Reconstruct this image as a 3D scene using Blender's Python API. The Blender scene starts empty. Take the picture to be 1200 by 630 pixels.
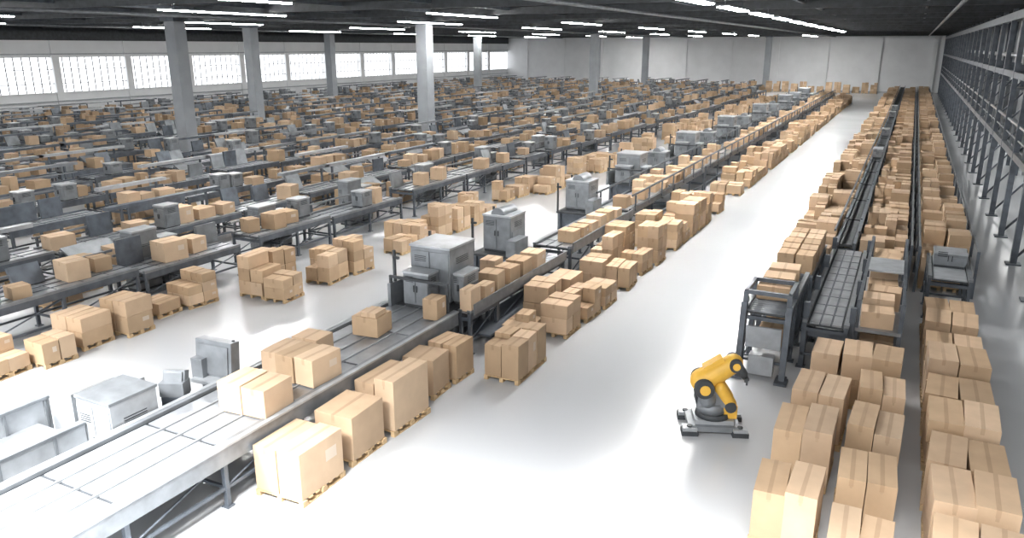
import bpy, math, random
from mathutils import Matrix, Vector, Euler
R = random.Random(7)
sc = bpy.context.scene
# ------------------------------------------------------------------ materials
def newmat(name):
    m = bpy.data.materials.new(name); m.use_nodes = True
    nt = m.node_tree; return m, nt, nt.nodes, nt.links, nt.nodes['Principled BSDF']
def metal(name, col, rough=0.45, met=0.3, var=0.25, scale=3.0):
    m, nt, N, L, bs = newmat(name)
    tc = N.new('ShaderNodeTexCoord'); no = N.new('ShaderNodeTexNoise')
    no.inputs['Scale'].default_value = scale; no.inputs['Detail'].default_value = 5
    L.new(tc.outputs['Object'], no.inputs['Vector'])
    rp = N.new('ShaderNodeValToRGB')
    rp.color_ramp.elements[0].position = .3; rp.color_ramp.elements[1].position = .7
    rp.color_ramp.elements[0].color = [c*(1-var) for c in col]+[1]
    rp.color_ramp.elements[1].color = [min(1, c*(1+var)) for c in col]+[1]
    L.new(no.outputs['Fac'], rp.inputs['Fac']); L.new(rp.outputs['Color'], bs.inputs['Base Color'])
    bs.inputs['Roughness'].default_value = rough; bs.inputs['Metallic'].default_value = met
    return m
def cardboard():
    m, nt, N, L, bs = newmat('cardboard')
    at = N.new('ShaderNodeAttribute'); at.attribute_name = 'col'
    tc = N.new('ShaderNodeTexCoord'); no = N.new('ShaderNodeTexNoise')
    no.inputs['Scale'].default_value = 2.2; no.inputs['Detail'].default_value = 6
    L.new(tc.outputs['Object'], no.inputs['Vector'])
    mr = N.new('ShaderNodeMapRange'); mr.inputs['To Min'].default_value = .82; mr.inputs['To Max'].default_value = 1.18
    L.new(no.outputs['Fac'], mr.inputs['Value'])
    vm = N.new('ShaderNodeVectorMath'); vm.operation = 'SCALE'
    L.new(at.outputs['Color'], vm.inputs[0]); L.new(mr.outputs[0], vm.inputs['Scale'])
    uv = N.new('ShaderNodeUVMap'); uv.uv_map = 'UVMap'
    sp = N.new('ShaderNodeSeparateXYZ'); L.new(uv.outputs['UV'], sp.inputs[0])
    def M(op, a, b):
        n = N.new('ShaderNodeMath'); n.operation = op
        for i, q in enumerate((a, b)):
            if q is None: continue
            if isinstance(q, (int, float)): n.inputs[i].default_value = q
            else: L.new(q, n.inputs[i])
        return n.outputs[0]
    U, V = sp.outputs[0], sp.outputs[1]
    strip = M('LESS_THAN', M('ABSOLUTE', M('SUBTRACT', U, .5), None), .045)
    topf = M('LESS_THAN', V, 1.5)
    tab = M('MULTIPLY', M('GREATER_THAN', V, 2.82), M('LESS_THAN', V, 3.5))
    tape = M('MULTIPLY', strip, M('MAXIMUM', topf, tab))
    lab = M('MULTIPLY', M('LESS_THAN', M('ABSOLUTE', M('SUBTRACT', U, .72), None), .13),
            M('LESS_THAN', M('ABSOLUTE', M('SUBTRACT', V, 4.62), None), .13))
    lab = M('MULTIPLY', lab, M('GREATER_THAN', at.outputs['Alpha'], .7))
    mx = N.new('ShaderNodeMix'); mx.data_type = 'RGBA'
    L.new(M('MULTIPLY', tape, .5), mx.inputs['Factor']); L.new(vm.outputs[0], mx.inputs['A'])
    mx.inputs['B'].default_value = (.38, .27, .17, 1)
    m2 = N.new('ShaderNodeMix'); m2.data_type = 'RGBA'
    L.new(M('MULTIPLY', lab, .5), m2.inputs['Factor']); L.new(mx.outputs['Result'], m2.inputs['A'])
    m2.inputs['B'].default_value = (.62, .58, .52, 1)
    L.new(m2.outputs['Result'], bs.inputs['Base Color'])
    bs.inputs['Roughness'].default_value = .8
    return m
MAT = dict(
    card=cardboard(),
    wood=metal('pallet_wood', (.48, .34, .19), .85, 0, .3, 6),
    steel=metal('dark_blue_steel', (.10, .115, .135), .45, .3, .25),
    dark=metal('dark_rubber', (.04, .045, .05), .6, .0, .3),
    grey=metal('grey_sheet_metal', (.20, .215, .23), .4, .3, .18),
    lgrey=metal('light_sheet_metal', (.38, .40, .42), .38, .3, .15),
    bed=metal('conveyor_bed_metal', (.30, .315, .335), .32, .4, .18),
    white=metal('white_paper', (.75, .75, .74), .6, 0, .06),
    yellow=metal('yellow_paint', (.74, .43, .06), .4, .0, .12),
    glass=metal('screen_glass', (.02, .025, .03), .15, 0, .1),
    conc=metal('painted_concrete', (.29, .31, .33), .7, 0, .08, 1.0),
)
MI = {k: i for i, k in enumerate(MAT)}
ML = list(MAT.values())
# ------------------------------------------------------------------ mesh builder
CARD = [(.54, .39, .26), (.49, .345, .215), (.585, .43, .29), (.43, .30, .185), (.52, .37, .24)]
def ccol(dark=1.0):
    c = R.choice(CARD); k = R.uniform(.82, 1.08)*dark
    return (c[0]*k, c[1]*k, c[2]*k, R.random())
class B:
    def __init__(s):
        s.v = []; s.f = []; s.m = []; s.uv = []; s.c = []; s.s = []; s.M = Matrix.Identity(4)
    def at(s, x=0, y=0, z=0, rz=0, rx=0, ry=0):
        s.M = Matrix.Translation((x, y, z)) @ Euler((math.radians(rx), math.radians(ry), math.radians(rz)), 'XYZ').to_matrix().to_4x4(); return s
    def face(s, idx, mat, uv, col, sm=False):
        s.f.append(idx); s.m.append(MI[mat]); s.uv.extend(uv); s.c.extend([col]*len(idx)); s.s.append(sm)
    def box(s, x, y, z, sx, sy, sz, mat='steel', rz=0, col=(1, 1, 1, 0), top=1.0, rx=0, ry=0):
        """centre x,y; bottom z (pivot bottom centre); top = taper of the top face"""
        M = s.M @ Matrix.Translation((x, y, z)) @ Euler((math.radians(rx), math.radians(ry), math.radians(rz)), 'XYZ').to_matrix().to_4x4()
        o = len(s.v); hx, hy = sx/2, sy/2
        for k, q in ((0, 1), (sz, top)):
            for a, b in ((-1, -1), (1, -1), (1, 1), (-1, 1)):
                s.v.append(tuple(M @ Vector((a*hx*q, b*hy*q, k))))
        F = [(0, 3, 2, 1), (4, 5, 6, 7), (0, 1, 5, 4), (1, 2, 6, 5), (2, 3, 7, 6), (3, 0, 4, 7)]
        V = [6, 0, 2, 4, 2, 4]
        for fi, (f, v) in enumerate(zip(F, V)):
            s.face([o+i for i in f], mat, [(0, v), (1, v), (1, v+1), (0, v+1)], col)
    def cyl(s, p1, p2, r1, r2=None, mat='steel', n=10, cap=True):
        r2 = r1 if r2 is None else r2
        p1 = Vector(p1); p2 = Vector(p2); d = (p2-p1).normalized()
        a = d.orthogonal().normalized(); b = d.cross(a); o = len(s.v)
        for p, r in ((p1, r1), (p2, r2)):
            for i in range(n):
                t = 2*math.pi*i/n; s.v.append(tuple(s.M @ (p+a*math.cos(t)*r+b*math.sin(t)*r)))
        c = (1, 1, 1, 0)
        for i in range(n):
            j = (i+1) % n
            s.face([o+i, o+j, o+n+j, o+n+i], mat, [(0, 6)]*4, c, True)
        if cap:
            s.face([o+i for i in reversed(range(n))], mat, [(0, 6)]*n, c)
            s.face([o+n+i for i in range(n)], mat, [(0, 6)]*n, c)
    def ball(s, p, r, mat='steel', n=12):
        p = Vector(p); o = len(s.v); h = n//2; c = (1, 1, 1, 0)
        for i in range(h+1):
            ph = math.pi*i/h
            for j in range(n):
                t = 2*math.pi*j/n
                s.v.append(tuple(s.M @ (p+Vector((math.sin(ph)*math.cos(t), math.sin(ph)*math.sin(t), math.cos(ph)))*r)))
        for i in range(h):
            for j in range(n):
                k = (j+1) % n
                s.face([o+i*n+j, o+(i+1)*n+j, o+(i+1)*n+k, o+i*n+k], mat, [(0, 6)]*4, c, True)
    def capsule(s, p1, p2, r1, r2, mat):
        s.cyl(p1, p2, r1, r2, mat, 18, False); s.ball(p1, r1, mat, 18); s.ball(p2, r2, mat, 18)
    # ---- kit
    def carton(s, x, y, z, sx, sy, sz, rz=0, det=False, dark=1.0):
        c = ccol(dark)
        if not det:
            s.box(x, y, z, sx, sy, sz, 'card', rz, c); return
        M0 = s.M.copy()
        s.M = M0 @ Matrix.Translation((x, y, z)) @ Matrix.Rotation(math.radians(rz), 4, 'Z')
        s.box(0, 0, 0, sx, sy, sz-.012, 'card', 0, c)
        c2 = (c[0]*1.06, c[1]*1.06, c[2]*1.06, 0)
        for q in (-1, 1):     # lid flaps
            o = len(s.uv)
            s.box(q*sx*.2505, 0, sz-.012, sx*.493, sy*.998, .012, 'card', 0, c2)
            for i in range(o, len(s.uv)): s.uv[i] = (0, 6)
        ct = (c[0]*.86, c[1]*.84, c[2]*.82, 0); o = len(s.uv)
        s.box(0, 0, sz, .07, sy*1.002, .003, 'card', 0, ct)
        for q in (-1, 1): s.box(0, q*(sy/2+.001), sz-.13, .07, .004, .133, 'card', 0, ct)
        for i in range(o, len(s.uv)): s.uv[i] = (0, 6)
        s.M = M0
    def pallet(s, x, y, sx, sy, rz=0, det=False):
        M0 = s.M.copy(); s.M = M0 @ Matrix.Translation((x, y, 0)) @ Matrix.Rotation(math.radians(rz), 4, 'Z')
        if det:
            for q in (-1, 0, 1):
                s.box(q*(sx/2-.05), 0, 0, .1, sy, .022, 'wood')
                for w in (-1, 0, 1): s.box(q*(sx/2-.05), w*(sy/2-.07), .022, .1, .14, .08, 'wood')
            n = max(5, int(sy/.17))
            for i in range(n): s.box(0, -sy/2+.05+i*(sy-.1)/(n-1), .102, sx, .1, .022, 'wood')
        else:
            for q in (-1, 0, 1): s.box(q*(sx/2-.06), 0, 0, .1, sy, .1, 'wood')
            s.box(0, 0, .1, sx, sy, .025, 'wood')
        s.M = M0
    def stack(s, x, y, sx, sy, h, rz=0, det=False, nx=None, ny=None, levels=None, dark=1.0, drop=.2):
        """pallet with layers of cartons"""
        M0 = s.M.copy(); s.M = M0 @ Matrix.Translation((x, y, 0)) @ Matrix.Rotation(math.radians(rz), 4, 'Z')
        s.pallet(0, 0, sx, sy, 0, det)
        nx = nx or max(1, round(sx/R.uniform(.45, .7))); ny = ny or max(1, round(sy/R.uniform(.45, .75)))
        levels = levels or max(1, round(h/R.uniform(.34, .55)))
        ch = h/levels; cx = sx/nx; cy = sy/ny
        for i in range(nx):
            for j in range(ny):
                lv = levels if R.random() > drop else max(1, levels-1)
                for k in range(lv):
                    s.carton(-sx/2+cx*(i+.5)+R.uniform(-.012, .012), -sy/2+cy*(j+.5)+R.uniform(-.012, .012), .125+k*ch,
                             cx*R.uniform(.93, .98), cy*R.uniform(.93, .98), ch*.985 if k < lv-1 else ch*R.uniform(.85, 1), R.uniform(-2.5, 2.5), det, dark)
        s.M = M0
    def cabinet(s, x, y, z, sx, sy, sz, rz=0, mat='grey', simple=False):
        M0 = s.M.copy(); s.M = M0 @ Matrix.Translation((x, y, z)) @ Matrix.Rotation(math.radians(rz), 4, 'Z')
        s.box(0, 0, 0, sx*.94, sy*.94, .08, 'dark')
        s.box(0, 0, .08, sx, sy, sz-.14, mat)
        s.box(0, 0, sz-.06, sx*1.05, sy*1.05, .06, 'lgrey' if mat == 'grey' else 'grey')
        for q in (-1, 1):      # doors, handles and vents on the near face
            s.box(q*sx*.245, -sy/2-.012, .14, sx*.46, .024, sz-.3, mat)
            s.box(q*sx*.06, -sy/2-.035, sz*.45, .025, .03, .18, 'dark')
        for i in range(4):
            s.box(-sx*.24, -sy/2-.028, sz*.72+i*.045, sx*.3, .012, .02, 'dark')
            s.box(sx/2+.006, 0, sz*.68+i*.05, .012, sy*.5, .02, 'dark')
        s.box(sx/2+.012, 0, .16, .024, sy*.86, sz*.45, mat)
        s.M = M0
    def console(s, x, y, z, w, h, rz=0, tilt=-12, mat='grey', d=.16):
        M0 = s.M.copy(); s.M = M0 @ Matrix.Translation((x, y, z)) @ Matrix.Rotation(math.radians(rz), 4, 'Z')
        s.box(0, .05, 0, w*.5, d, .14, 'dark')
        s.box(0, 0, .06, w, d, h, mat, rx=tilt)
        s.box(0, -d/2-.01, .14, w*.84, .03, h*.8, mat, rx=tilt)
        s.box(w*.42, .12, 0, .05, .05, h*1.1, 'dark')
        s.M = M0
    def frame(s, x0, x1, y0, y1, z, step=2.4, det=False, th=.09):
        """table frame with legs and braces, bed at z"""
        xc = (x0+x1)/2; L = y1-y0; yc = (y0+y1)/2
        for x in (x0+.06, x1-.06):
            s.box(x, yc, z-.22, .1, L, .2, 'steel')
            s.box(x, yc, z-.02, .12, L, .08, 'grey' if det else 'steel')
            s.box(x, yc, .35, .06, L, .06, 'steel')
        n = max(1, round(L/step))
        for i in range(n+1):
            y = y0+.06+(L-.12)*i/n
            for x in (x0+.06, x1-.06):
                s.box(x, y, 0, th, th, z-.2, 'steel')
                s.box(x, y, 0, th*1.9, th*1.9, .03, 'steel')
            s.box(xc, y, .35, x1-x0-.12, .06, .06, 'steel')
            s.box(xc, y, z-.25, x1-x0-.12, .08, .1, 'steel')
            if det and i < n:
                yn = y0+.06+(L-.12)*(i+1)/n
                for x in (x0+.06, x1-.06):
                    s.cyl((x, y, .4), (x, yn, z-.25), .022, mat='steel', n=6)
    def bed(s, x0, x1, y0, y1, z, kind='slat'):
        L = y1-y0; yc = (y0+y1)/2; w = x1-x0
        s.box((x0+x1)/2, yc, z-.08, w-.24, L, .05, 'dark')
        if kind == 'slat':
            n = max(1, round(L/.85)); d = L/n
            for i in range(n):
                for j in range(3):
                    ww = (w-.3)/3
                    s.box(x0+.15+ww*(j+.5), y0+d*(i+.5), z-.03, ww-.05, d-.05, .035, 'bed')
            for j in (1, 2): s.box(x0+.15+(w-.3)/3*j, yc, z-.03, .03, L, .05, 'steel')
        elif kind == 'lane':      # long lanes with a few cross joints, as on the near table
            n = max(1, round(L/1.9)); d = L/n; ww = (w-.3)/4
            for i in range(n):
                for j in range(4):
                    s.box(x0+.15+ww*(j+.5), y0+d*(i+.5), z-.03, ww-.06, d-.07, .035, 'bed')
            for j in (1, 2, 3): s.box(x0+.15+ww*j, yc, z-.03, .03, L, .06, 'lgrey')
        elif kind == 'roller':
            n = int(L/.16)
            for i in range(n):
                y = y0+.08+i*.16
                s.cyl((x0+.12, y, z-.03), (x1-.12, y, z-.03), .045, mat='bed', n=8)
        else:
            s.box((x0+x1)/2, yc, z-.03, w-.3, L-.04, .03, kind)
    def done(s, name, bevel=0):
        me = bpy.data.meshes.new(name); me.from_pydata(s.v, [], s.f)
        for m in ML: me.materials.append(m)
        me.polygons.foreach_set('material_index', s.m); me.polygons.foreach_set('use_smooth', s.s)
        uvl = me.uv_layers.new(name='UVMap'); uvl.data.foreach_set('uv', [a for t in s.uv for a in t])
        ca = me.color_attributes.new('col', 'FLOAT_COLOR', 'CORNER'); ca.data.foreach_set('color', [a for t in s.c for a in t])
        me.update(); ob = bpy.data.objects.new(name, me); sc.collection.objects.link(ob)
        if bevel:
            bv = ob.modifiers.new('bevel', 'BEVEL'); bv.width = bevel; bv.segments = 2; bv.limit_method = 'ANGLE'
        return ob
# ------------------------------------------------------------------ room shell
XL, XR, YF, YB, ZC = -84.0, 7.2, 163.0, -8.0, 10.4
def simple(name, boxes, mat, bevel=0):
    b = B()
    for q in boxes: b.box(*q)
    o = b.done(name, bevel)
    if mat: o.data.materials.clear(); o.data.materials.append(mat)
    return o
m, nt, N, L, bs = newmat('glossy_epoxy_floor')
tc = N.new('ShaderNodeTexCoord'); n1 = N.new('ShaderNodeTexNoise'); n1.inputs['Scale'].default_value = .12; n1.inputs['Detail'].default_value = 2
L.new(tc.outputs['Object'], n1.inputs['Vector'])
rp = N.new('ShaderNodeValToRGB'); rp.color_ramp.elements[0].position = .2; rp.color_ramp.elements[1].position = .8
rp.color_ramp.elements[0].color = (.45, .465, .48, 1); rp.color_ramp.elements[1].color = (.50, .515, .53, 1)
L.new(n1.outputs['Fac'], rp.inputs['Fac']); L.new(rp.outputs['Color'], bs.inputs['Base Color'])
mr = N.new('ShaderNodeMapRange'); mr.inputs['To Min'].default_value = .17; mr.inputs['To Max'].default_value = .26
L.new(n1.outputs['Fac'], mr.inputs['Value']); L.new(mr.outputs[0], bs.inputs['Roughness'])
FLOOR = m
simple('floor', [((XL+XR)/2, (YF+YB)/2, -.2, XR-XL+1, YF-YB+1, .2)], FLOOR)
WALL = metal('white_wall_panel', (.82, .83, .84), .7, 0, .04, .5)
WALLD = metal('grey_wall_cladding', (.40, .42, .44), .7, .1, .1, .5)
CEIL = metal('dark_ceiling', (.03, .033, .037), .8, 0, .3, .3)
simple('ceiling', [((XL+XR)/2, (YF+YB)/2, ZC, XR-XL+1, YF-YB+1, .2)], CEIL)
# far wall with panel joints and piers
b = B(); W_ = XR-XL
b.box((XL+XR)/2, YF+.15, 0, W_, .3, ZC)
for i in range(10): b.box(XL+5+i*9.1, YF-.15, 0, .8, .3, ZC)
for z in (3.2, 6.4, 8.9): b.box((XL+XR)/2, YF-.03, z, W_, .06, .1)
o = b.done('wall_far'); o.data.materials.clear(); o.data.materials.append(WALL)
# left wall: sill, band above the windows and piers
WZ0, WZ1 = 3.2, 6.9
b = B(); LY = YF-YB; yc = (YF+YB)/2
b.box(XL-.15, yc, 0, .3, LY, WZ0)
b.box(XL-.15, yc, WZ1, .3, LY, ZC-WZ1)
y = YB
while y < YF:
    b.box(XL-.1, y, 0, .6, .8, ZC); y += 9.0
b.box(XL+.1, yc, WZ0-.12, .3, LY, .12)
o = b.done('wall_left'); o.data.materials.clear(); o.data.materials.append(WALL)
b = B()
y = YB
while y < YF:
    for k in range(1, 10): b.box(XL-.1, y+k*.9, WZ0, .08, .09, WZ1-WZ0)
    y += 9.0
for z in (WZ0+.9, WZ0+2.4): b.box(XL-.1, yc, z, .07, LY, .07)
o = b.done('window_1'); o.data.materials.clear(); o.data.materials.append(MAT['grey'])
b = B(); b.box(XL+.25, yc, 8.7, .4, LY, 1.6, 'dark'); b.done('trim_1')
b = B(); b.box(XL+.2, yc, 7.2, .3, LY, .12, 'lgrey'); b.box(XL+.2, yc, 2.2, .3, LY, .1, 'lgrey'); b.done('trim_2')
# right wall cladding + steel gallery in front of it
b = B(); b.box(XR+.15, yc, 0, .3, LY, ZC)
y = YB
while y < YF: b.box(XR-.05, y, 0, .12, .25, ZC); y += 2.5
o = b.done('wall_right'); o.data.materials.clear(); o.data.materials.append(WALLD)
b = B(); gx = 4.3; XM = XR-.2
y = 4.0
while y < YF-3:
    b.box(gx, y, 0, .22, .22, ZC-.5, 'steel'); b.box(gx, y, 0, .5, .5, .05, 'steel')
    b.box(XM-.3, y, 0, .22, .22, ZC-.5, 'steel')
    for z in (3.4, 6.6): b.box((gx+XM)/2, y, z, XM-gx, .18, .25, 'steel')
    b.cyl((gx, y, .2), (XM-.3, y, 3.4), .05, mat='steel', n=6)
    b.cyl((gx, y, 3.6), (XM-.3, y, 6.6), .05, mat='steel', n=6)
    b.box(gx, y+2.5, 3.6, .08, .08, 1.15, 'grey')
    b.box(XM-.6, y+2.5, 3.75, .9, 1.8, 1.7, 'grey')
    y += 5.0
b.box(gx, 80, 3.4, .2, 156, .28, 'grey'); b.box(gx, 80, 6.6, .2, 156, .28, 'steel')
b.box((gx+XM)/2, 80, 3.68, XM-gx-.2, 156, .06, 'grey')
for z, t in ((4.15, .05), (4.7, .09)): b.box(gx, 80, z, t, 156, t, 'lgrey')
b.cyl((gx+.3, 4, 7.6), (gx+.3, 158, 7.6), .12, mat='lgrey', n=8)
b.box(gx, 80, 9.3, .3, 156, .4, 'steel')
b.done('steel_mezzanine')
# ceiling beams, purlins, pipes
b = B(); y = 0
while y < YF:
    b.box((XL+XR)/2, y, ZC-.45, W_-.4, .25, .44, 'dark'); y += 9.0
for i in range(16): b.box(XL+3+i*5.8, yc, ZC-.22, .14, LY-1, .2, 'steel')
for x in (-70, -41, -14, 1.5): b.cyl((x, YB, ZC-.55), (x, YF-.5, ZC-.55), .09, mat='grey', n=8)
b.done('ceiling_beams')
# columns
for i, (x, y) in enumerate([(-48.8, 41.5), (-36.7, 56.2), (-59.3, 59.4), (-40.5, 105.5), (-74, 89), (-67, 119), (-45.7, 146), (-25.3, 158), (-60, 158)]):
    b = B(); b.box(x, y, 0, 1.05, 1.05, ZC-.01, 'conc'); b.box(x, y, 0, 1.35, 1.35, .35, 'conc')
    b.box(x, y, ZC-.6, 1.4, 1.4, .58, 'steel'); b.done('support_column', .03)
# luminaires
EM = bpy.data.materials.new('luminaire_diffuser'); EM.use_nodes = True
bsn = EM.node_tree.nodes['Principled BSDF']; bsn.inputs['Emission Color'].default_value = (1, .99, .97, 1); bsn.inputs['Emission Strength'].default_value = 125
bsn.inputs['Base Color'].default_value = (.9, .9, .9, 1)
EM2 = EM.copy(); EM2.name = 'added_fill_diffuser'; EM2.node_tree.nodes['Principled BSDF'].inputs['Emission Strength'].default_value = 8  # weak glow for the added strips under the gallery
def lum_row(x, ys, ln, w, z=ZC, em=EM):
    b = B()
    for y in ys:
        b.box(x, y, z-.62, w, ln, .05, 'white'); b.box(x, y, z-.57, w*1.25, ln+.1, .07, 'grey')
        for q in (-1, 1): b.box(x, y+q*ln*.4, z-.5, .05, .05, .49, 'steel')
    o = b.done('strip_light'); o.data.materials[MI['white']] = em
lum_row(-8.4, [25+i*8 for i in range(11)], 5.2, .5)
lum_row(-24.5, [23+i*19 for i in range(7)], 8, .25)
lum_row(-34.5, [12+i*21 for i in range(7)], 9, .25)
lum_row(-50, [5+i*21 for i in range(8)], 9, .28)
lum_row(-66, [14+i*21 for i in range(7)], 9, .28)
lum_row(-16.5, [140, 150], 9, .28)
lum_row(5.6, [6+i*10 for i in range(15)], 6, .3, 3.7, EM2)  # added strips under the gallery deck, brighten the floor on the right

# ------------------------------------------------------------------ main conveyor
X0, X1, ZB = -12.2, -10.05, 1.2
b = B(); b.frame(X0, X1, 4.5, 16.6, ZB, 2.0, True); b.bed(X0, X1, 4.5, 16.6, ZB, 'lane')
b.box(X1+.03, 10.5, ZB-.32, .05, 12.1, .34, 'grey'); b.box(X0-.03, 10.5, ZB-.32, .05, 12.1, .34, 'grey')
b.box(X1+.03, 10.5, ZB+.02, .1, 12.1, .05, 'lgrey'); b.box(X0-.03, 10.5, ZB+.02, .1, 12.1, .05, 'lgrey')
b.done('belt_conveyor', .006)
b = B(); b.frame(-11.2, -9.75, 18.35, 23.2, ZB, 2.0, True); b.bed(-11.2, -9.75, 18.35, 23.2, ZB, 'roller')
b.frame(-10.1, -9.7, 16.7, 18.3, ZB, 1.5, True); b.box(-9.9, 17.5, ZB-.03, .36, 1.6, .04, 'bed')
b.box(-9.7, 20, ZB-.1, .05, 6.3, .3, 'grey'); b.box(-9.9, 20, .4, 1.0, 5.6, .06, 'steel'); b.done('roller_conveyor')
b = B(); b.frame(-11.2, -9.75, 23.7, 30.2, ZB+.15, 2.0, True); b.bed(-11.2, -9.75, 23.7, 30.2, ZB+.15, 'slat')
b.box(-9.7, 27, ZB, .05, 6.5, .34, 'grey'); b.done('belt_conveyor')
b = B()
for k in range(14):
    y = 31+k*6.8; b.frame(-11.6, -10.0, y, y+6.5, ZB+.1, 3.2); b.bed(-11.6, -10.0, y, y+6.5, ZB+.1, 'slat')
b.box(-10.0, 78, 1.9, .06, 94, .08, 'steel'); b.box(-11.6, 78, 1.9, .06, 94, .08, 'steel')
for k in range(48):
    for x in (-10, -11.6): b.box(x, 31.5+k*2, 1.2, .06, .06, .7, 'steel')
b.done('belt_conveyor')
# machines along it
def machine(x, y, s=1.0, h=1.6, big=True):
    b = B(); b.at(x, y, 0, 0)
    b.box(0, 0, 0, 1.7*s, 1.9*s, .12, 'steel')
    for a in (-1, 1):
        for c in (-1, 1): b.box(a*.78*s, c*.85*s, .1, .12, .12, 1.1, 'steel')
    b.box(0, 0, .4, 1.5*s, 1.6*s, .75, 'steel')
    b.box(0, 0, 1.15, 1.8*s, 2.0*s, .08, 'dark')
    b.cabinet(.0, .2*s, 1.23, 1.25*s, 1.3*s, h, 0, 'grey')
    if big:
        b.cabinet(-.1*s, -.78*s, 1.23, .8*s, .5*s, h*.62, 0, 'grey')
        b.cabinet(.8*s, .1, 1.23, .35*s, .8*s, h*.55, 0, 'grey')
        for a in (-.86, .93): b.box(a*s, -1.1*s, 1.2, .07, .07, h*.5, 'dark')
        b.box(.03*s, -1.1*s, 1.2+h*.5, 1.85*s, .07, .07, 'dark')
        b.box(-.86*s, -.6, 1.15, .1, 1.2, .7, 'grey')
    else:
        b.cyl((0, -.38*s, 1.23+h-.02), (0, .8*s, 1.23+h-.02), .3*s, mat='grey', n=20)
        b.box(.85*s, -.3, 1.2, .35, 1.0, h*.45, 'grey')
    b.box(-.86*s, .9*s, 1.2, .07, .07, h*1.05, 'dark'); b.box(-.86*s, -.9*s, 1.2, .07, .07, h*.95, 'dark')
    b.box(-.8*s, -.9*s, 1.2+h*.8, .2, .07, .07, 'dark')
    b.done('sorting_machine', .01)
machine(-11.1, 17.4, 1.0, 1.6)
machine(-12.0, 22.9, .85, 1.3, False)
machine(-12.2, 30.6, .85, 1.3, False)
for y, s, h in ((38.6, 1, 1.5), (43.5, .8, 1.0), (50, 1, 1.5), (55.5, .8, 1.0), (62, 1, 1.6), (69, .8, 1.1), (77, 1, 1.6), (84, .9, 1.2), (93, 1.1, 1.6), (101, 1, 1.5), (110, 1.1, 1.6)):
    machine(-12.6, y, s, h, s >= 1)
# control cabinets beside the near table
b = B(); b.at(-12.55, 10.75, 0, 5); b.box(0, 0, 0, .55, .4, 1.15, 'grey'); b.console(0, 0, 1.15, .95, .8, 0, -6, d=.26); b.box(.1, -.14, 1.15, 1.0, .5, .08, 'lgrey')
b.box(-.3, -.18, 1.2, .3, .2, .45, 'grey'); b.done('control_cabinet', .008)
b = B(); b.at(-12.62, 9.7, 0, 25); b.box(0, 0, 0, .45, .35, 1.2, 'steel'); b.box(0, 0, 1.2, .5, .34, .3, 'grey'); b.console(0, .02, 1.25, .45, .38, 0, -18, 'grey', .2); b.done('control_cabinet', .008)
# near-left packing machine
b = B()
b.cabinet(-12.8, 8.55, 0, .95, 1.0, 1.75, 0, 'lgrey')
b.box(-13.55, 9.2, 0, 1.3, .12, 1.7, 'lgrey'); b.box(-14.1, 8.7, 0, .7, .9, 1.55, 'lgrey'); b.box(-14.1, 8.7, 1.55, .76, .96, .05, 'white')
b.box(-13.1, 5.4, 0, .1, 5.2, 1.2, 'lgrey'); b.box(-13.1, 5.4, 1.2, .16, 5.2, .06, 'grey')
for k in range(5): b.box(-13.1, 3.4+k*1.0, .1, .16, .06, 1.12, 'grey')
b.box(-14.6, 6.2, 0, .1, 4.2, 1.3, 'lgrey'); b.box(-14.6, 6.2, 1.3, .18, 4.2, .06, 'grey')
b.box(-13.85, 5.6, .8, 1.4, 4.8, .08, 'bed'); b.box(-13.85, 5.6, .88, .05, 4.8, .04, 'grey')
for k in range(6): b.box(-14.6, 4.2+k*.8, .1, .16, .06, 1.22, 'grey')
b.box(-13.85, 3.5, 0, 1.3, .1, .9, 'grey')
b.done('packing_machine', .01)
# boxes on main conveyor
def cartons(lst, name='cardboard_box'):
    for (x, y, z, sx, sy, sz, rz) in lst:
        b = B(); b.carton(0, 0, 0, sx, sy, sz, 0, True)
        o = b.done(name, .006); o.location = (x, y, z); o.rotation_euler = (0, 0, math.radians(rz))
zt = ZB+.036
cartons([(-10.95, 9.95, zt, .55, .8, .6, 4), (-10.38, 10.0, zt, .55, .8, .58, 3),
         (-10.45, 11.55, zt, .5, .85, .6, -3), (-10.98, 11.55, zt, .5, .85, .58, -3), (-11.55, 11.7, zt, .5, .85, .5, 4), (-11.6, 12.7, zt, .7, .6, .42, 3),
         (-11.15, 14.35, zt, .7, .7, .48, 6), (-11.05, 14.3, zt+.48, .4, .5, .12, 6),
         (-10.35, 15.95, zt, .42, .5, .55, 4)])
cartons([(-9.88, 17.0, ZB+.02, .34, .55, .6, 1), (-9.88, 17.8, ZB+.02, .34, .55, .5, 0), (-10.2, 18.8, ZB+.02, .6, .6, .55, 6), (-10.15, 19.7, ZB+.02, .55, .6, .5, -3), (-10.8, 19.9, ZB+.02, .5, .6, .6, 3), (-10.2, 20.6, ZB+.02, .6, .7, .5, 2), (-10.2, 21.6, ZB+.02, .6, .7, .5, 2)])
cartons([(-10.2, 24.6+.3*k+k*.6, ZB+.176, .6, .6, R.uniform(.35, .55), R.uniform(-6, 6)) for k in range(6)])
b = B(); y = 31.5
while y < 125:
    if R.random() < .8: b.carton(-10.5+R.uniform(-.15, .15), y, 1.33, .6, .65, R.uniform(.3, .55), R.uniform(-6, 6))
    if R.random() < .35: b.carton(-11.2, y, 1.33, .5, .6, R.uniform(.3, .7), R.uniform(-6, 6))
    y += R.uniform(.8, 1.5)
b.done('cardboard_boxes_on_conveyor')
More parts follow.
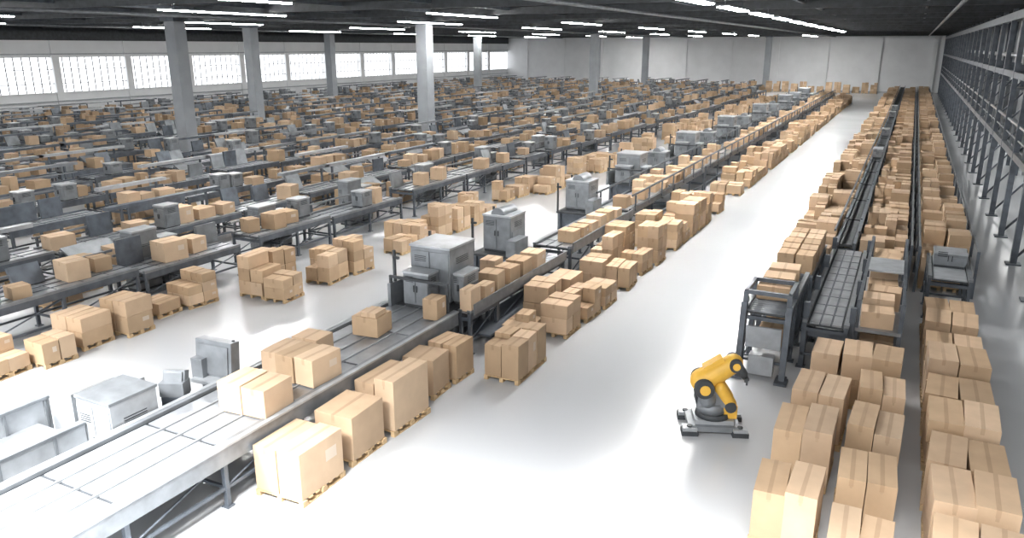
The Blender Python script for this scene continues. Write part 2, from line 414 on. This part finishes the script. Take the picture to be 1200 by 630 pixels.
# ------------------------------------------------------------------ floor stacks
def st(x, y, sx, sy, h, rz=0, **k):
    b = B(); b.at(x, y, 0, rz); b.stack(0, 0, sx, sy, h, 0, True, **k); return b.done('pallet_of_boxes', .006)
st(-9.4, 9.7, 1.1, 1.25, 1.0, 2, nx=2, ny=1, levels=1, drop=0)
st(-9.4, 11.2, .95, 1.15, 1.05, 0, nx=1, ny=1, levels=1, drop=0)
st(-9.4, 12.7, 1.05, 1.35, 1.15, -2, nx=2, ny=1, levels=1, drop=0)
st(-9.55, 14.3, .85, .85, .95, 3, nx=1, ny=1, levels=1, drop=0)
st(-9.5, 15.35, .8, .85, .95, -3, nx=2, ny=1, levels=1, drop=0)
st(-8.2, 16.4, .95, 1.75, .95, 1, nx=2, ny=3, levels=1, drop=0)
for (x, y, h, rz) in ((-9.1, 18.6, .75, 4), (-8.3, 19.5, .9, 0), (-9.2, 20.2, 1.1, 2), (-8.25, 21.0, .8, -3), (-9.1, 21.7, 1.0, 3), (-8.2, 22.4, .9, 0)):
    st(x, y, .85, 1.1, h, rz, drop=.3)
for (x, y, h, rz) in ((-9.0, 24.2, .9, 2), (-8.2, 24.6, .7, 4), (-9.2, 25.8, 1.4, 0), (-8.3, 26.6, .7, -3), (-9.2, 27.2, 1.5, 0), (-8.2, 28.1, 1.4, 0)):
    st(x, y, .85, 1.15, h, rz, drop=.3)
b = B(); y = 30.6
while y < 128:
    if R.random() < .86:
        for x in (-9.1, -8.2):
            if R.random() < .85: b.stack(x, y, .85, 1.15, R.choice([.5, .8, 1.0, 1.3]), R.uniform(-4, 4), drop=.35)
    y += 1.35
b.done('row_of_pallets_with_boxes')
# middle aisle stacks
for (x, y, sx, sy, h, rz) in ((-19.9, 10.2, 1.1, 1.1, .8, 5), (-19.4, 11.35, .8, .9, .6, 0), (-19.9, 12.6, 1.2, 1.0, .8, 4), (-19.6, 13.8, 1.1, .9, 1.0, 2),
        (-20.1, 15.3, .9, .9, .7, 3), (-20.0, 16.5, 1.1, 1.1, .95, -4), (-18.7, 18.2, 1.0, 1.0, 1.3, 3), (-17.7, 18.2, .85, 1.0, .7, 4), (-19.2, 19.4, 1.0, 1.1, 1.2, 0),
        (-17.8, 20.5, 1.0, 1.2, 1.0, 6), (-17.7, 21.9, 1.0, 1.1, 1.15, -3), (-18.8, 21.6, .8, .9, .7, 2)):
    st(x, y, sx, sy, h, rz, drop=.35)
b = B(); y = 25.0
while y < 125:
    g = (y % 11) < 1.6
    if not g and R.random() < .9:
        for x in (-19.0, -18.0) if y > 32 else (-18.8, -17.8):
            if R.random() < .8: b.stack(x+R.uniform(-.1, .1), y, .9, 1.15, R.choice([.5, .8, 1.0, 1.3]), R.uniform(-5, 5), drop=.35)
    y += 1.45
b.done('row_of_pallets_with_boxes')
# ------------------------------------------------------------------ left field of conveyor rows
rows = [-21.7, -26.0, -30.2, -34.4, -38.6, -42.8, -47.0, -51.2, -55.4, -59.6, -63.8, -68.0, -72.2, -76.4, -80.4]
cols = [(-48.8, 41.5), (-36.7, 56.2), (-59.3, 59.4), (-40.5, 105.5), (-74, 89), (-67, 119), (-45.7, 146), (-60, 158)]
def clear(x, y): return all(abs(x-a) > 1.9 or abs(y-c) > 2.2 for a, c in cols)
for ri, xc in enumerate(rows):
    y0 = 6+(abs(xc)-21)*.25; yend = 128 if ri == 0 else 152
    b = B(); y = y0; w = 1.5
    while y < yend:
        Ls = R.choice([3.2, 4.2, 5.2])
        if clear(xc, y+Ls/2) and clear(xc, y) and clear(xc, y+Ls):
            z = R.choice([1.1, 1.2, 1.3]); det = ri < 2 and y < 40
            b.frame(xc-w/2, xc+w/2, y, y+Ls-.2, z, 2.4, det); b.bed(xc-w/2, xc+w/2, y, y+Ls-.2, z, 'slat' if y < 60 else 'bed')
            yy = y+.5
            while yy < y+Ls-.5:
                t = R.random()
                if t < .46:
                    s1 = R.uniform(.5, .8)
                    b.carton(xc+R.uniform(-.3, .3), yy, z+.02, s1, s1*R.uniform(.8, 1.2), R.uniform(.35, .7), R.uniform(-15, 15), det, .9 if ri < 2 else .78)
                elif t < .60: b.box(xc-.55, yy, z+.02, .12, .9, R.uniform(.6, .95), R.choice(['grey', 'steel']), ry=R.uniform(-25, 0))
                elif t < .74: b.cabinet(xc+R.choice([-.35, .35]), yy, z+.02, .6, .7, R.uniform(.5, 1.0), 0, 'grey')
                yy += R.uniform(.8, 1.1)
            if R.random() < .5:
                b.box(xc-w/2+.02, y+Ls/2, z+.35, .07, Ls, .07, 'grey')
                for q in (-1, 1): b.box(xc-w/2+.02, y+q*Ls*.45+Ls/2, z, .07, .07, .4, 'steel')
            if R.random() < .65 and ri:
                b.box(xc-.95, y+Ls/2, 1.95, .32, Ls+.3, .14, R.choice(['grey', 'steel', 'lgrey']))
                for q in (-1, 1): b.box(xc-.95, y+q*Ls*.4+Ls/2, 0, .09, .09, 1.95, 'steel')
            if R.random() < .25 and ri:      # slanted transfer chute to the floor
                b.box(xc+.9, y+1, 1.1, .8, 1.8, .08, 'grey', ry=30)
        y += Ls
        if R.random() < .25: y += .8
    b.done('belt_conveyor')
    if ri == 0: continue
    b = B(); y = y0
    while y < yend:
        for dx in (1.45, 2.3):
            x = xc+dx
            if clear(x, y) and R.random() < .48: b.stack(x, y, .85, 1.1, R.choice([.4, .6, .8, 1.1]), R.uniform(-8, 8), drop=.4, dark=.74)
        y += R.uniform(1.3, 1.9)
    b.done('row_of_pallets_with_boxes')
for y, h in ((16.9, 2.1), (22.6, 1.9), (28.2, 2.1), (34.5, 2.0), (41, 2.2), (49, 2.1), (58, 2.2)):
    b = B(); b.cabinet(-22.8, y, 0, .6, .95, h, 0, 'grey'); b.cabinet(-22.8, y+.95, 0, .55, .7, h*.8, 0, 'grey'); b.done('electrical_cabinet', .01)
# ------------------------------------------------------------------ right side: row A
near = [(-1.0, 12.3, 1.05, 1.2, 1.0), (-1.0, 14.5, 1.05, 1.3, 1.1), (-.9, 16.3, 1.05, 1.3, 1.15),
        (.15, 13.4, .95, 1.2, .9), (.2, 15.2, .95, 1.2, 1.05), (.25, 16.9, .9, 1.1, 1.1), (.15, 11.6, .95, 1.1, .8)]
for x, y, sx, sy, h in near: st(x, y, sx, sy, h, R.uniform(-2, 2), nx=2, ny=1, levels=1, drop=0)
st(-.35, 18.4, 1.9, 1.1, 1.2, 0, nx=3, ny=1, levels=2, drop=0)
# shelf machine
b = B(); b.at(0, -.75, 0)
b.frame(-3.1, -1.95, 19.6, 23.6, 1.7, 1.3, True, .13); b.bed(-3.1, -1.95, 19.6, 23.6, 1.7, 'roller')
for y in (19.7, 20.9):
    for x in (-3.04, -2.0): b.box(x, y, 1.3, .12, .12, .85, 'steel')
    b.box(-2.52, y, 2.1, 1.1, .1, .1, 'steel')
for x in (-3.04, -2.0): b.box(x, 20.3, 2.1, .1, 1.3, .1, 'steel')
for x in (-3.06, -1.98): b.box(x, 19.4, 0, .14, .14, 1.9, 'steel', rx=-8); b.box(x, 19.35, 0, .3, .4, .06, 'steel')
b.box(-2.52, 19.62, .75, .85, .06, .6, 'lgrey', rx=12); b.box(-2.52, 19.6, .08, .6, .3, .5, 'lgrey')
b.at()
b.frame(-3.1, -1.95, 24.0, 28.2, 1.3, 2.0, True, .12); b.bed(-3.1, -1.95, 24.0, 28.2, 1.3, 'bed')
b.frame(-1.75, -.65, 19.9, 28.2, 1.25, 2.0, True, .12); b.bed(-1.75, -.65, 19.9, 28.2, 1.25, 'slat')
for k in range(4): b.box(-1.7, 20.2+k*2.6, 0, .14, .14, 1.7, 'steel'); b.box(-.6, 20.2+k*2.6, 0, .14, .14, 1.7, 'steel'); b.box(-1.15, 20.2+k*2.6, .8, 1.0, .1, .14, 'steel')
for z in (.15, 1.1): b.box(0.0, 24, z, 1.05, 7.6, .08, 'bed')
for k in range(4):
    for x in (-.5, .5): b.box(x, 20.3+k*2.5, 0, .1, .1, 1.9, 'steel')
b.box(-.5, 24, 1.85, .08, 7.6, .08, 'steel'); b.box(.5, 24, 1.85, .08, 7.6, .08, 'steel')
b.box(.0, 24, 1.9, .9, 1.5, .05, 'lgrey')
b.done('shelving_conveyor_rack')
b = B()
for y in (20.2, 21.1, 22.1): b.carton(-2.55, y, 1.72, .8, .7, .35, 3, True)
for k in range(5):
    for x in (-2.8, -2.25): b.carton(x, 24.4+k*.8, 1.32, .5, .7, .62, R.uniform(-2, 2), True)
for k in range(9):
    if k != 4: b.carton(R.uniform(-.1, .1), 20.7+k*.82, 1.18, .75, .65, R.uniform(.4, .6), R.uniform(-4, 4), True)
    b.carton(0, 20.7+k*.82, .23, .8, .68, R.uniform(.4, .6), R.uniform(-4, 4), True)
for k in range(3): b.carton(-2.5, 20.2+k*1.1, .45, .6, .6, .5, R.uniform(-4, 4), True)
b.done('cardboard_boxes_on_rack', .006)
# rest of row A
b = B(); y = 29.0
while y < 150:
    for x, p in ((-3.1, .95), (-2.25, .8), (-.55, .95), (.15, .9)):
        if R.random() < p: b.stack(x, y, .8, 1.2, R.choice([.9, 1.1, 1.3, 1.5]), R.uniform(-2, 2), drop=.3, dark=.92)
    y += 1.32
b.done('row_of_pallets_with_boxes')
def rackline(x, y0, y1, h, step=2.64):
    b = B(); n = int((y1-y0)/step)
    for i in range(n+1): b.box(x, y0+i*step, 0, .09, .09, h, 'steel')
    L = n*step
    for z in (h*.45, h-.08): b.box(x, y0+L/2, z, .06, L, .09, 'grey')
    b.done('rack_upright_frame')
rackline(.68, 28.4, 150, 1.6); rackline(.92, 28.4, 150, 1.6); rackline(2.62, 28.4, 150, 1.6)
b = B(); y = 28.8
while y < 150:
    z = 1.3; b.frame(-1.75, -1.05, y, y+4.4, z, 2.2); b.bed(-1.75, -1.05, y, y+4.4, z, 'dark')
    if R.random() < .5: b.cabinet(-1.4, y+2, z, .55, 1.2, .6, 0, 'grey')
    y += 4.6
b.box(-1.8, 89, 1.7, .06, 120, .08, 'steel'); b.box(-1.0, 89, 1.7, .06, 120, .08, 'steel')
b.done('belt_conveyor')
# ------------------------------------------------------------------ row B
y = 11.6; k = 0
while y < 25:
    st(1.72, y, 1.25, 1.3, R.choice([.9, 1.0, 1.15]), R.uniform(-2, 2), nx=2, ny=1, levels=1 if k < 3 else 2, drop=0); y += 1.55; k += 1
b = B(); b.frame(1.15, 2.35, 25.6, 28.6, 1.3, 1.5, True); b.bed(1.15, 2.35, 25.6, 28.6, 1.3, 'lgrey'); b.cabinet(1.75, 27.4, 1.3, .9, .8, .5, 0, 'grey'); b.done('belt_conveyor')
b = B(); y = 29.5
while y < 150:
    for x in (1.4, 2.15):
        if R.random() < .95: b.stack(x, y, .7, 1.2, R.choice([1.0, 1.3, 1.6]), R.uniform(-2, 2), drop=.3, dark=.92)
    y += 1.34
b.done('row_of_pallets_with_boxes')
# far cross row
b = B(); x = -30
while x < -5:
    b.stack(x, 154+R.uniform(-1, 1), 1.1, 1.1, R.choice([1, 1.4, 1.8]), R.uniform(-5, 5)); x += 1.5
b.done('row_of_pallets_with_boxes')
# ------------------------------------------------------------------ robot arm
b = B(); b.at(-3.0, 15.6, 0, 22)
b.box(0, 0, .07, 1.1, .85, .12, 'grey'); b.box(0, .0, .19, .82, .64, .1, 'lgrey')
for a in (-1, 1):
    for c in (-1, 1):
        b.box(a*.53, c*.38, .0, .34, .28, .1, 'dark'); b.box(a*.53, c*.38, .1, .3, .24, .07, 'lgrey'); b.cyl((a*.53, c*.38, .17), (a*.53, c*.38, .2), .06, mat='dark', n=12)
b.cyl((0, 0, .29), (0, 0, .4), .38, .36, 'dark', 20); b.cyl((-.03, 0, .4), (-.05, 0, .62), .33, .31, 'grey', 20)
b.box(-.08, 0, .58, .62, .54, .34, 'grey', top=.85)
for c in (-1, 1): b.capsule((-.16, c*.2, .72), (-.26, c*.2, 1.0), .18, .19, 'grey')
b.cyl((-.26, -.4, 1.02), (-.26, .4, 1.02), .2, mat='dark', n=18); b.cyl((-.26, -.43, 1.02), (-.26, .43, 1.02), .11, mat='yellow', n=14)
b.capsule((-.26, 0, 1.08), (.36, 0, 1.5), .27, .21, 'yellow')
b.box(-.04, 0, 1.46, .46, .26, .1, 'yellow', ry=-34)
b.cyl((.38, -.26, 1.52), (.38, .26, 1.52), .14, mat='dark', n=16); b.cyl((.38, -.28, 1.52), (.38, .28, 1.52), .08, mat='yellow', n=12)
b.capsule((.42, 0, 1.48), (.58, 0, 1.26), .12, .1, 'dark'); b.cyl((.58, 0, 1.26), (.64, 0, 1.17), .09, .06, 'dark', 12)
b.box(.66, -.07, 1.03, .04, .03, .15, 'dark'); b.box(.66, .07, 1.03, .04, .03, .15, 'dark'); b.box(.65, 0, 1.14, .1, .2, .05, 'dark')
for c in (-.16, .16): b.capsule((.1, c, .98), (.32, c, .64), .14, .14, 'yellow')
b.cyl((.32, -.32, .6), (.32, .32, .6), .12, mat='dark', n=14); b.box(.32, 0, .3, .32, .44, .3, 'yellow')
b.cyl((-.1, .1, .95), (.15, .1, 1.0), .05, mat='dark', n=8)
b.cyl((-.36, -.2, .6), (-.44, -.15, .95), .03, mat='dark', n=8)
b.done('industrial_robot_arm')
# ------------------------------------------------------------------ lights / world / camera
w = bpy.data.worlds.new('world'); sc.world = w; w.use_nodes = True
w.node_tree.nodes['Background'].inputs[0].default_value = (.95, .97, 1, 1); w.node_tree.nodes['Background'].inputs[1].default_value = 2.4
def area(name, loc, sx, sy, e, rot=(0, 0, 0)):
    l = bpy.data.lights.new(name, 'AREA'); l.shape = 'RECTANGLE'; l.size = sx; l.size_y = sy; l.energy = e; l.color = (1, .99, .975)
    o = bpy.data.objects.new(name, l); o.location = loc; o.rotation_euler = rot; sc.collection.objects.link(o)
area('added_fill_area', (-9, 2, 10.0), 30, 5, 3600)  # unseen fill added overhead so the near floor fades to white
area('added_fill_area', (-16, 22, 10.0), 40, 5, 900)  # second added fill above the frame, lifts the floor further in
for x in (-25, -19, -13, -7, -1, 4):  # unseen spots added to overexpose the foreground, no real fittings
    l = bpy.data.lights.new('added_foreground_spot', 'SPOT'); l.energy = 26000; l.spot_size = math.radians(88); l.spot_blend = 1; l.shadow_soft_size = 1.2
    o = bpy.data.objects.new('added_foreground_spot', l); o.location = (x, 1.5, 9.6); o.rotation_euler = (math.radians(14), 0, 0); sc.collection.objects.link(o)
cam = bpy.data.cameras.new('camera'); co = bpy.data.objects.new('camera', cam); sc.collection.objects.link(co)
cam.sensor_width = 36; cam.lens = 27; cam.clip_end = 500
co.location = (0, 0, 8); co.rotation_euler = (math.radians(90-16.11), 0, math.radians(26.9))
sc.camera = co
sc.view_settings.view_transform = 'Standard'; sc.view_settings.exposure = 0.12
